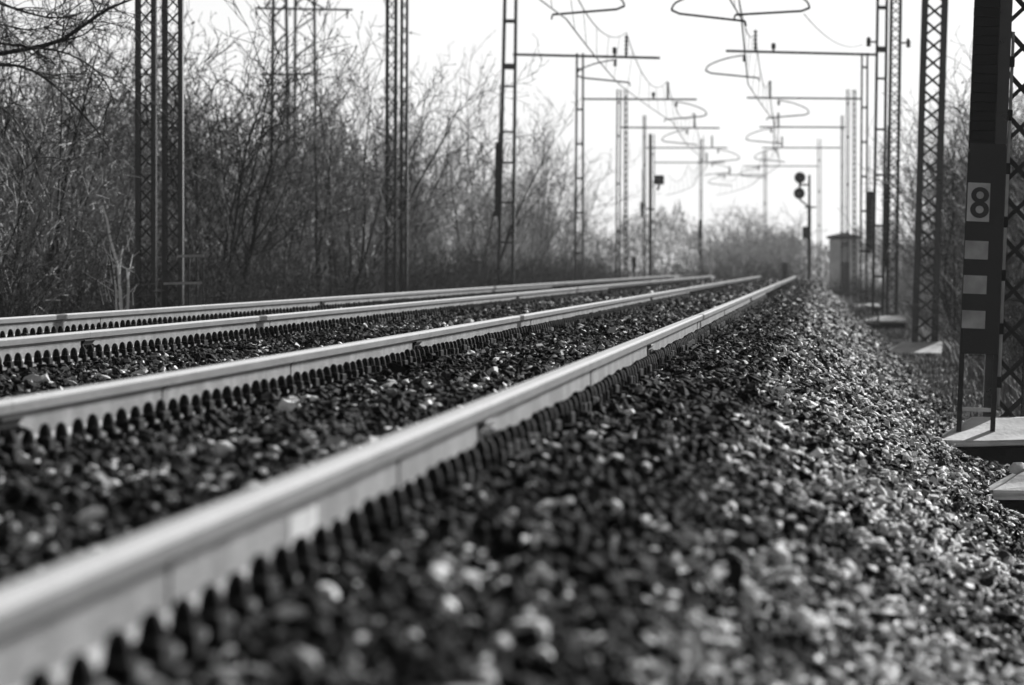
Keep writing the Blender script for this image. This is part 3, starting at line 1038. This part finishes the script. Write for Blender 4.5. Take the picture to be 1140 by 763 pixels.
# power pylon behind the thicket
def pylon(px, y, wb, wt, top_py, arm_py, ax0, ax1, label):
    zb = GZ + 0.2
    p = P(px, top_py, y)
    t = thing('power_pylon', label, 'pylon', (p.x, y, zb), 'pylons behind the thicket')
    H = p.z - zb
    for sx in (-1, 1):
        for sy in (-1, 1):
            mb = MB(); mb.beam((sx * wb / 2, sy * wb / 2, -0.3), (sx * wt / 2, sy * wt / 2, H), 0.07, 0.07); mb.build('leg', M['mast'], t)
    n = 26
    mb = MB()
    for i in range(n):
        z0, z1 = H * i / n, H * (i + 1) / n
        w0, w1 = (wb + (wt - wb) * i / n) / 2, (wb + (wt - wb) * (i + 1) / n) / 2
        for s in (-1, 1):
            sg = 1 if i % 2 else -1
            mb.beam((-sg * w0, s * w0, z0), (sg * w1, s * w1, z1), 0.035, 0.02)
            mb.beam((s * w0, -sg * w0, z0), (s * w1, sg * w1, z1), 0.025, 0.02, up=(1, 0, 0))
    tag(mb.build('lattice_bracing', M['brace'], t), kind='stuff')
    k = y / FPX
    za = CH - (arm_py - VY) * k - zb
    mb = MB(); mb.beam(((ax0 - px) * k, 0, za), ((ax1 - px) * k, 0, za - 0.05), 0.06, 0.07)
    mb.beam(((ax0 - px) * k * 0.6, 0, za), (0, 0, za + 0.7), 0.05); mb.beam(((ax1 - px) * k * 0.6, 0, za), (0, 0, za + 0.7), 0.05)
    mb.build('cross_arm', M['mast'], t)
    for xx in (ax0, ax1):
        mb = MB(); mb.lathe(((xx - px) * k * 0.93, 0, za - 0.55), [(0.02, 0.25), (0.045, 0.3), (0.02, .34), (0.045, .38), (0.02, .5)], 8); mb.build('insulator', M['insul'], t)
    mb = MB()
    zc2 = CH - (83 - VY) * k - zb
    mb.beam((-(wb * .9), -wb / 2, zc2), ((wb * .9), -wb / 2, zc2), 0.07); mb.build('climbing_guard', M['mast'], t)
    return t
pylon(311, 250, 0.62, 0.34, -60, 9, 283, 392, 'lattice power pylon rising out of the thicket with a cross arm')
pylon(339, 330, 0.90, 0.72, -40, 9, 321, 357, 'fainter lattice pylon close behind the first one')

# ------------------------------------------------------------------ bare trees
def grow(seed, stems, height, spread, radius, levels=(9, 7, 3), upright=0.75, droop=0.0, twig_r=0.0055, base_r=0.12, minz=0.08, leaves=0.0):
    r2 = random.Random(seed)
    tr, cr = MB(), MB()

    def br(p, dirv, L, rad, lvl):
        n = (6, 4, 3, 2)[lvl]
        pts = [p.copy()]
        d_ = dirv.copy()
        for i in range(n):
            jit = (0.11, 0.26, 0.32, 0.34)[lvl]
            d_ = d_ + Vector((r2.gauss(0, jit), r2.gauss(0, jit), r2.gauss(0, jit * 0.6) + (0.05 * upright if lvl < 3 else 0) - droop * 0.06))
            d_.normalize()
            pts.append(pts[-1] + d_ * (L / n))
        rs = [max(twig_r * 0.6, rad * (1 - 0.75 * i / n)) for i in range(n + 1)]
        (tr if lvl == 0 else cr).tube(pts, rs, 5 if lvl == 0 else 3, cap=False)
        if lvl >= len(levels):
            if leaves and r2.random() < leaves:
                q = pts[-1]
                a_ = Vector((r2.gauss(0, 1), r2.gauss(0, 1), r2.gauss(0, 1))).normalized()
                b_ = a_.cross(Vector((r2.gauss(0, 1), r2.gauss(0, 1), r2.gauss(0, 1)))).normalized()
                h_ = r2.uniform(.018, .055)
                cr.add([tuple(q - a_ * h_), tuple(q + b_ * h_ * .55), tuple(q + a_ * h_), tuple(q - b_ * h_ * .55)], [(0, 1, 2, 3)])
            return
        m = max(1, int(levels[lvl] * r2.uniform(.75, 1.25)))
        for k in range(m):
            f = minz + (1 - minz) * ((k + r2.random()) / m)
            i = min(n - 1, int(f * n))
            q = pts[i].lerp(pts[i + 1], f * n - i)
            t_ = (pts[i + 1] - pts[i]).normalized()
            ax = Vector((r2.gauss(0, 1), r2.gauss(0, 1), r2.gauss(0, 1)))
            ax = (ax - t_ * ax.dot(t_)).normalized()
            ang = R(r2.uniform(20, 62))
            nd = t_ * math.cos(ang) + ax * math.sin(ang)
            nd.z += 0.12 * upright
            nd.normalize()
            nl = L * (0.52 - 0.18 * f) * r2.uniform(.7, 1.25) * (1.0 if lvl else 0.85)
            br(q, nd, nl, max(twig_r, rs[i] * (0.5 if lvl == 0 else 0.6)), lvl + 1)
    for s in range(stems):
        a = r2.uniform(0, 6.283)
        lean_ = r2.uniform(0.02, spread)
        p0 = Vector((math.cos(a), math.sin(a), 0)) * r2.uniform(0, base_r) + Vector((0, 0, -0.15))
        d0 = Vector((math.cos(a) * lean_, math.sin(a) * lean_, 1)).normalized()
        br(p0, d0, height * r2.uniform(.72, 1.0), radius * r2.uniform(.6, 1.1), 0)
    return tr, cr


PROTO = []
for i in range(6):
    tr, cr = grow(20 + i, 7 + i % 3, 5.2, 0.40, 0.035, (9, 6, 3), 0.9, base_r=0.55, minz=0.16, twig_r=0.008)
    PROTO.append((tr.mesh('trunk', M['bark']), cr.mesh('crown', M['twig'])))
FRONT = []
for i in range(5):
    tr, cr = grow(40 + i, 4 + i % 2, 5.2, 0.38, 0.034, (9, 6, 2), 1.3, base_r=0.4, minz=0.2, twig_r=0.010, leaves=0.9)
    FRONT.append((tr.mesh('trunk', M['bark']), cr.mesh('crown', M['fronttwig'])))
TALL = []
for i in range(5):
    tr, cr = grow(120 + i, 3 + i % 3, 7.6, 0.26, 0.06, (10, 6, 2), 1.5, base_r=0.35, minz=0.22, twig_r=0.011, leaves=0.35)
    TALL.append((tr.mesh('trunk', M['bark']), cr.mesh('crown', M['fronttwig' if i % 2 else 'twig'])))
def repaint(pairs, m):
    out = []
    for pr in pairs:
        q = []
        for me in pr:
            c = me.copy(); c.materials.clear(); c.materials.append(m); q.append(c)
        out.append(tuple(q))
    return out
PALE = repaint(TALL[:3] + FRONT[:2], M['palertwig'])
CLUMP = []
for i in range(3):
    tr, cr = grow(80 + i, 9, 5.2, 0.55, 0.03, (9, 6, 3), 0.7, base_r=0.8, minz=0.1, twig_r=0.011)
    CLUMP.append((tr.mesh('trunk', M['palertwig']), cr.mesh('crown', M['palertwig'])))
BUSH = []
for i in range(3):
    tr, cr = grow(60 + i, 14, 2.3, 0.95, 0.016, (9, 6, 2), 0.7, base_r=0.5, minz=0.05, twig_r=0.005)
    BUSH.append((tr.mesh('stem', M['bark']), cr.mesh('crown', M['twig'])))


def shrub(name, protos, loc, sc, rz, label, cat, group, i, names=('trunk', 'crown')):
    t = thing(name, label, cat, loc, group)
    t.rotation_euler = (rng.uniform(-.04, .04), rng.uniform(-.04, .04), rz)
    t.scale = sc if isinstance(sc, tuple) else (sc, sc, sc)
    for nm, me in zip(names, protos[i % len(protos)]):
        link(nm, me, t)
    return t


def zone_label(px):
    if px < 145: return 'bare leafless tree in the dense thicket left of the nearest pair of masts'
    if px < 300: return 'bare leafless tree in the thicket between the nearest masts and the power pylon'
    if px < 425: return 'bare leafless tree in the thicket between the pylon and the second pair of masts'
    if px < 550: return 'bare leafless tree in the thicket just right of the second pair of masts'
    return 'bare leafless tree at the thin far end of the thicket past the tapering mast'


cnt = 0
for row, (x0, gap, s0) in enumerate(((-10.6, 4.6, .74), (-11.8, 5.0, .86), (-13.6, 6.0, .92), (-15.6, 7.0, 1.0), (-18.2, 9.0, 1.1), (-22.0, 12.0, 1.2))):
    y = 104.0 + row * 2
    while y < 372:
        x = x0 + rng.uniform(-.8, .8)
        px = VX + x * FPX / y
        taper = 1.0
        if -45 < px < 655 and not (y > 330 and row < 1):
            s = s0 * rng.uniform(.55, 1.22) * taper
            tall = rng.random() < (0.16 if y < 200 else 0.42)
            if tall: s = rng.uniform(.60, .84) if px < 560 else rng.uniform(.74, .98)
            else: s = min(s, 1.05) * (0.85 if y > 240 else 1.0)
            if px < 300 and row > 2 and not tall: s *= 0.88
            far = y > 225
            if far and (rng.random() < 0.5):
                y += gap * rng.uniform(.6, 1.4)
                continue
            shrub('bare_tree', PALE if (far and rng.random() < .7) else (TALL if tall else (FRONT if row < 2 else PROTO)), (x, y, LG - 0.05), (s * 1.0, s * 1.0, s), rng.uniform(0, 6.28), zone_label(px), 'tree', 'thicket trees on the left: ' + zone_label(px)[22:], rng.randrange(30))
            cnt += 1
        y += gap * rng.uniform(.6, 1.4)
print("thicket trees", cnt)
# bramble bushes along its foot
y = 100.0
i = 0
while y < 380:
    x = -9.9 + rng.uniform(-.45, .45)
    px = VX + x * FPX / y
    if -40 < px < 700:
        s = rng.uniform(.55, .95)
        shrub('bramble_bush', BUSH, (x, y, LG - 0.03), (s, s, s), rng.uniform(0, 6.28), 'low tangled bramble bush at the foot of the thicket along the farthest rail', 'bush', 'bramble bushes at the foot of the thicket', i, ('stem', 'crown'))
        i += 1
    y += rng.uniform(1.9, 3.6)
# low hedge at the left in front of the faint masts
for k in range(30):
    px = 648 + k * 4.1
    y = rng.uniform(372, 392)
    shrub('bramble_bush', BUSH, (mx(px, y), y, GZ + drop(y) - 0.1), (rng.uniform(.8, 1.1), 0.9, rng.uniform(.62, .78)), rng.uniform(0, 6.28), 'low dark bush in the hedge below the faint masts on the left', 'bush', 'hedge bushes below the faint masts', k, ('stem', 'crown'))
for k in range(18):
    px = 735 + k * 8.6
    shrub('bramble_bush', BUSH, (mx(px, 452), rng.uniform(445, 458), GZ + drop(452) - 0.1), (rng.uniform(.9, 1.2), 0.9, rng.uniform(1.12, 1.24)), rng.uniform(0, 6.28), 'low dark bush in the line along the skyline where the rails end', 'bush', 'bushes along the skyline', k, ('stem', 'crown'))
for k in range(12):
    y = rng.uniform(395, 445)
    px = rng.uniform(908, 968)
    shrub('bramble_bush', BUSH, (mx(px, y), y, GZ + drop(y) - 0.1), (.8, .8, rng.uniform(.62, .80)), rng.uniform(0, 6.28), 'low rough bush in front of the lineside cabin', 'bush', 'bushes in front of the cabin', k, ('stem', 'crown'))
# hazy bush by the signal
for k in range(12):
    px = rng.uniform(798, 868)
    y = rng.uniform(480, 540)
    s = 1.10 * (1 - 0.5 * (abs(px - 836) / 42) ** 1.6) * rng.uniform(.85, 1.08)
    lab = 'hazy bare shrub in the rounded clump left of the tall signal'
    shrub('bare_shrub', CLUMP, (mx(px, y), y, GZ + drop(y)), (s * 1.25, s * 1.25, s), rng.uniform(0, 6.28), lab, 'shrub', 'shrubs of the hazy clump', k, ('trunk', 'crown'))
# thin saplings in the haze at left
for (px, y, s) in ((672, 470, .95),):
    shrub('bare_tree', PROTO, (mx(px, y), y, GZ + drop(y)), (s, s, s), rng.uniform(0, 6.28), 'faint hazy sapling %s' % ('left of the third cross arm mast' if px < 690 else 'between the faint masts on the left'), 'tree', 'hazy saplings', int(px))
# right side
for k in range(34):
    y = rng.uniform(190, 290)
    px = rng.uniform(1058, 1185)
    x = mx(px, y)
    if x < 2.9: x += 1.0
    s = rng.uniform(.66, .86) if k % 3 == 2 else rng.uniform(.75, 1.15)
    pr = VX + x * FPX / y
    lab = 'bare tree behind the large mast at the right edge' if pr > 1105 else 'bare tree between the number board and the broad dark mast'
    shrub('bare_tree', (FRONT, PROTO, TALL)[k % 3], (x, y, GZ - 0.05), (s, s, s), rng.uniform(0, 6.28), lab, 'tree', 'trees behind the right masts: ' + lab[10:], rng.randrange(7))
for k in range(9):
    y = rng.uniform(270, 340)
    px = rng.uniform(1001, 1050)
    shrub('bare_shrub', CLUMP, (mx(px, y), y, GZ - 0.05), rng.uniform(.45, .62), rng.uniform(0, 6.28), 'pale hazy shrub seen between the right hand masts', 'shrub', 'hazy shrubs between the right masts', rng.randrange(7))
for k in range(16):
    y = rng.uniform(88, 170)
    x = rng.uniform(2.7, 4.2)
    s = rng.uniform(.45, .8)
    shrub('bramble_bush', BUSH, (x, y, GZ - 0.03), s, rng.uniform(0, 6.28), 'low bramble bush on the bench behind the right hand masts', 'bush', 'bramble bushes on the right', k, ('stem', 'crown'))

# big tree reaching in at the top left corner
tr, cr = MB(), MB()
t = thing('overhanging_tree', 'large tree whose dark arching branch reaches in at the top left corner', 'tree', (-10.1, 98.0, LG - 0.1))
tr.tube([(0, 0, -0.3), (-0.1, 0, 1.5), (-0.15, 0.1, 3.0), (-0.05, 0.1, 4.6), (-0.2, 0, 6.5), (-0.1, 0.1, 8.2)], [0.17, 0.15, 0.13, 0.10, 0.06, 0.02], 8)
r3 = random.Random(5)
def W(px, py): 
    q = P(px, py, 98.0)
    return Vector((q.x + 10.1, r3.uniform(-.15, .15), q.z - LG + 0.1))
def twigs(pts, cnt_, L0, r0):
    for k in range(cnt_):
        f = r3.random() * (len(pts) - 1)
        i = min(len(pts) - 2, int(f))
        q = pts[i].lerp(pts[i + 1], f - i)
        a = r3.uniform(-1.2, 1.2) + math.atan2((pts[i + 1] - pts[i]).z, (pts[i + 1] - pts[i]).x)
        dv = Vector((math.cos(a), r3.uniform(-.5, .5), math.sin(a) + 0.1)).normalized()
        L = L0 * r3.uniform(.4, 1.2)
        pp = [q]
        for s in range(4):
            dv = (dv + Vector((r3.gauss(0, .25), r3.gauss(0, .2), r3.gauss(0, .25) - 0.04))).normalized()
            pp.append(pp[-1] + dv * L / 4)
        cr.tube(pp, [r0, r0 * .8, r0 * .65, r0 * .5, r0 * .4], 3, cap=False)
        if L0 > 0.4:
            twigs(pp, 4, L0 * 0.45, r0 * 0.6)
for pth, r0, cnt_ in (([(-40, 66), (0, 59), (58, 47), (92, 27), (118, 10), (146, -2)], 0.034, 22), ([(-40, 80), (0, 72), (28, 76), (56, 92), (84, 120), (110, 150)], 0.022, 20),
                      ([(58, 47), (80, 42), (92, 39)], 0.018, 6), ([(-40, -10), (0, 4), (30, 14), (56, 19), (84, 17)], 0.02, 18), ([(-40, 40), (0, 48), (30, 52), (75, 60), (112, 84), (128, 116)], 0.018, 22),
                      ([(-35, 110), (0, 120), (24, 150), (40, 190)], 0.02, 18), ([(-40, 20), (0, 27), (35, 33), (70, 22)], 0.014, 14), ([(-40, -40), (40, -30), (90, -10), (110, 20)], 0.02, 16)):
    pts_ = [W(*q) for q in pth]
    sm = bez(pts_, 4)
    n = len(sm)
    (tr if r0 > 0.03 else cr).tube(sm, [r0 * (1 - 0.65 * i / n) for i in range(n)], 5, cap=False)
    twigs(sm, int(cnt_ * 0.6), 0.9, 0.009)
tr.build('trunk', M['bark'], t)
cr.build('crown', M['twig'], t)

# pale dead sapling left of the nearest masts
t = thing('dead_sapling', 'pale broken sapling catching the sun left of the nearest pair of masts', 'tree', (mx(134, 106), 106.0, LG - 0.1))
k = 106.0 / FPX
def D(px, py): return Vector(((px - 134) * k, rng.uniform(-.05, .05), CH - (py - VY) * k - LG + 0.1))
mb = MB()
for pth, r0 in (([(134, 350), (131, 300), (127, 285), (121, 262), (118, 245), (113, 230)], 0.024), ([(131, 305), (134, 285), (136, 274)], 0.013), ([(141, 350), (142, 320), (140, 300), (147, 298)], 0.02), ([(128, 350), (128, 325), (126, 308)], 0.014)):
    p_ = [D(*q) for q in pth]
    mb.tube(p_, [r0 * (1 - .6 * i / len(p_)) for i in range(len(p_))], 5)
mb.build('trunk', M['palebark'], t)
mb = MB()
for q in range(26):
    a = D(rng.uniform(112, 148), rng.uniform(270, 345)); b = a + Vector((rng.gauss(0, .12), rng.gauss(0, .1), rng.uniform(.05, .35)))
    mb.tube([a, b], [.006, .003], 3, cap=False)
mb.build('crown', M['palebark'], t)

# ------------------------------------------------------------------ grass on the bench and at the thicket foot
mb = MB()
def blades(n, fx, fy, fz, hmin, hmax):
    for k in range(n):
        y = fy()
        x = fx(y)
        z = fz(y)
        h = rng.uniform(hmin, hmax)
        a = rng.uniform(0, 6.283)
        l = rng.uniform(.1, .7) * h
        wv = Vector((math.cos(a + 1.57), math.sin(a + 1.57), 0)) * rng.uniform(.004, .009) * (1 + y / 150)
        b = Vector((x, y, z - 0.02))
        m_ = b + Vector((math.cos(a) * l * .35, math.sin(a) * l * .35, h * .65))
        e = b + Vector((math.cos(a) * l, math.sin(a) * l, h))
        mb.add([tuple(b - wv), tuple(b + wv), tuple(m_ + wv * .7), tuple(m_ - wv * .7), tuple(e)], [(0, 1, 2, 3), (3, 2, 4)])
blades(15000, lambda y: 1.25 + abs(rng.gauss(0, 1.1)), lambda: rng.uniform(80, 260), lambda y: GZ, .04, .14)
blades(9000, lambda y: 2.3 + abs(rng.gauss(0, 1.4)), lambda: rng.uniform(80, 300), lambda y: GZ, .15, .6)
blades(12000, lambda y: -9.3 - abs(rng.gauss(0, 0.8)), lambda: rng.uniform(96, 380), lambda y: LG - 0.02, .2, .75)
blades(2500, lambda y: rng.uniform(.2, 1.6) + bend(y), lambda: rng.uniform(230, 420), lambda y: GZ + .2 + drop(y), .1, .4)
tag(mb.build('dry_grass', M['grass']), 'dry winter grass along the bench and the thicket foot', 'grass', kind='stuff')

# ------------------------------------------------------------------ distance
mb = MB()
for k in range(42000):
    y = rng.uniform(760, 980)
    px = rng.uniform(590, 1000)
    base = -2.6
    hgt = (4.3 + 1.3 * math.sin(px * .045) + .9 * math.sin(px * .13 + y * .02) + .6 * math.sin(px * .31)) * (1.0 if px < 780 else (0.55 if px < 930 else 0.9))
    z = base + (hgt + 2.6) * rng.random() ** 0.6
    c = Vector((mx(px, y), y, z))
    s = rng.uniform(.06, .24)
    a, b, e = (Vector((rng.gauss(0, 1) * .45, rng.gauss(0, 1), rng.gauss(0, 1) * 1.3)) * s for _ in range(3))
    mb.add([tuple(c + a), tuple(c + b), tuple(c + e)], [(0, 1, 2)])
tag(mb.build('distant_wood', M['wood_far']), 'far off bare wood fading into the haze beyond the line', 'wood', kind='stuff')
# low ridge
mb = MB()
n = 80
vs = []
for i in range(n + 1):
    px = 300 + i * 15
    prof = 6.0 / (1 + math.exp(-(px - 905) / 22.0)) - 1.2 + 0.5 * math.sin(i * .9) + .3 * math.sin(i * 2.3)
    for yy, zz in ((1500, -4), (1560, prof * .6), (1640, prof), (1800, -4)):
        vs.append((mx(px, yy), yy, zz))
fs = [(i * 4 + k, (i + 1) * 4 + k, (i + 1) * 4 + k + 1, i * 4 + k + 1) for i in range(n) for k in range(3)]
mb.add(vs, fs)
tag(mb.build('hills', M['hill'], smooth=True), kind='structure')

# ------------------------------------------------------------------ haze
hz = bpy.data.materials.new("winter_haze")
hz.use_nodes = True
hn = hz.node_tree
for n_ in list(hn.nodes):
    if n_.type == 'BSDF_PRINCIPLED': hn.nodes.remove(n_)
pv = hn.nodes.new("ShaderNodeVolumePrincipled")
pv.inputs["Color"].default_value = (0.95, 0.95, 0.95, 1)
pv.inputs["Density"].default_value = 0.00009
pv.inputs["Anisotropy"].default_value = 0.15
hn.links.new(pv.outputs[0], hn.nodes["Material Output"].inputs["Volume"])
mb = MB(); mb.box((0, 850, 4.0), (1100, 2100, 22.0))
tag(mb.build('haze', hz), kind='stuff')
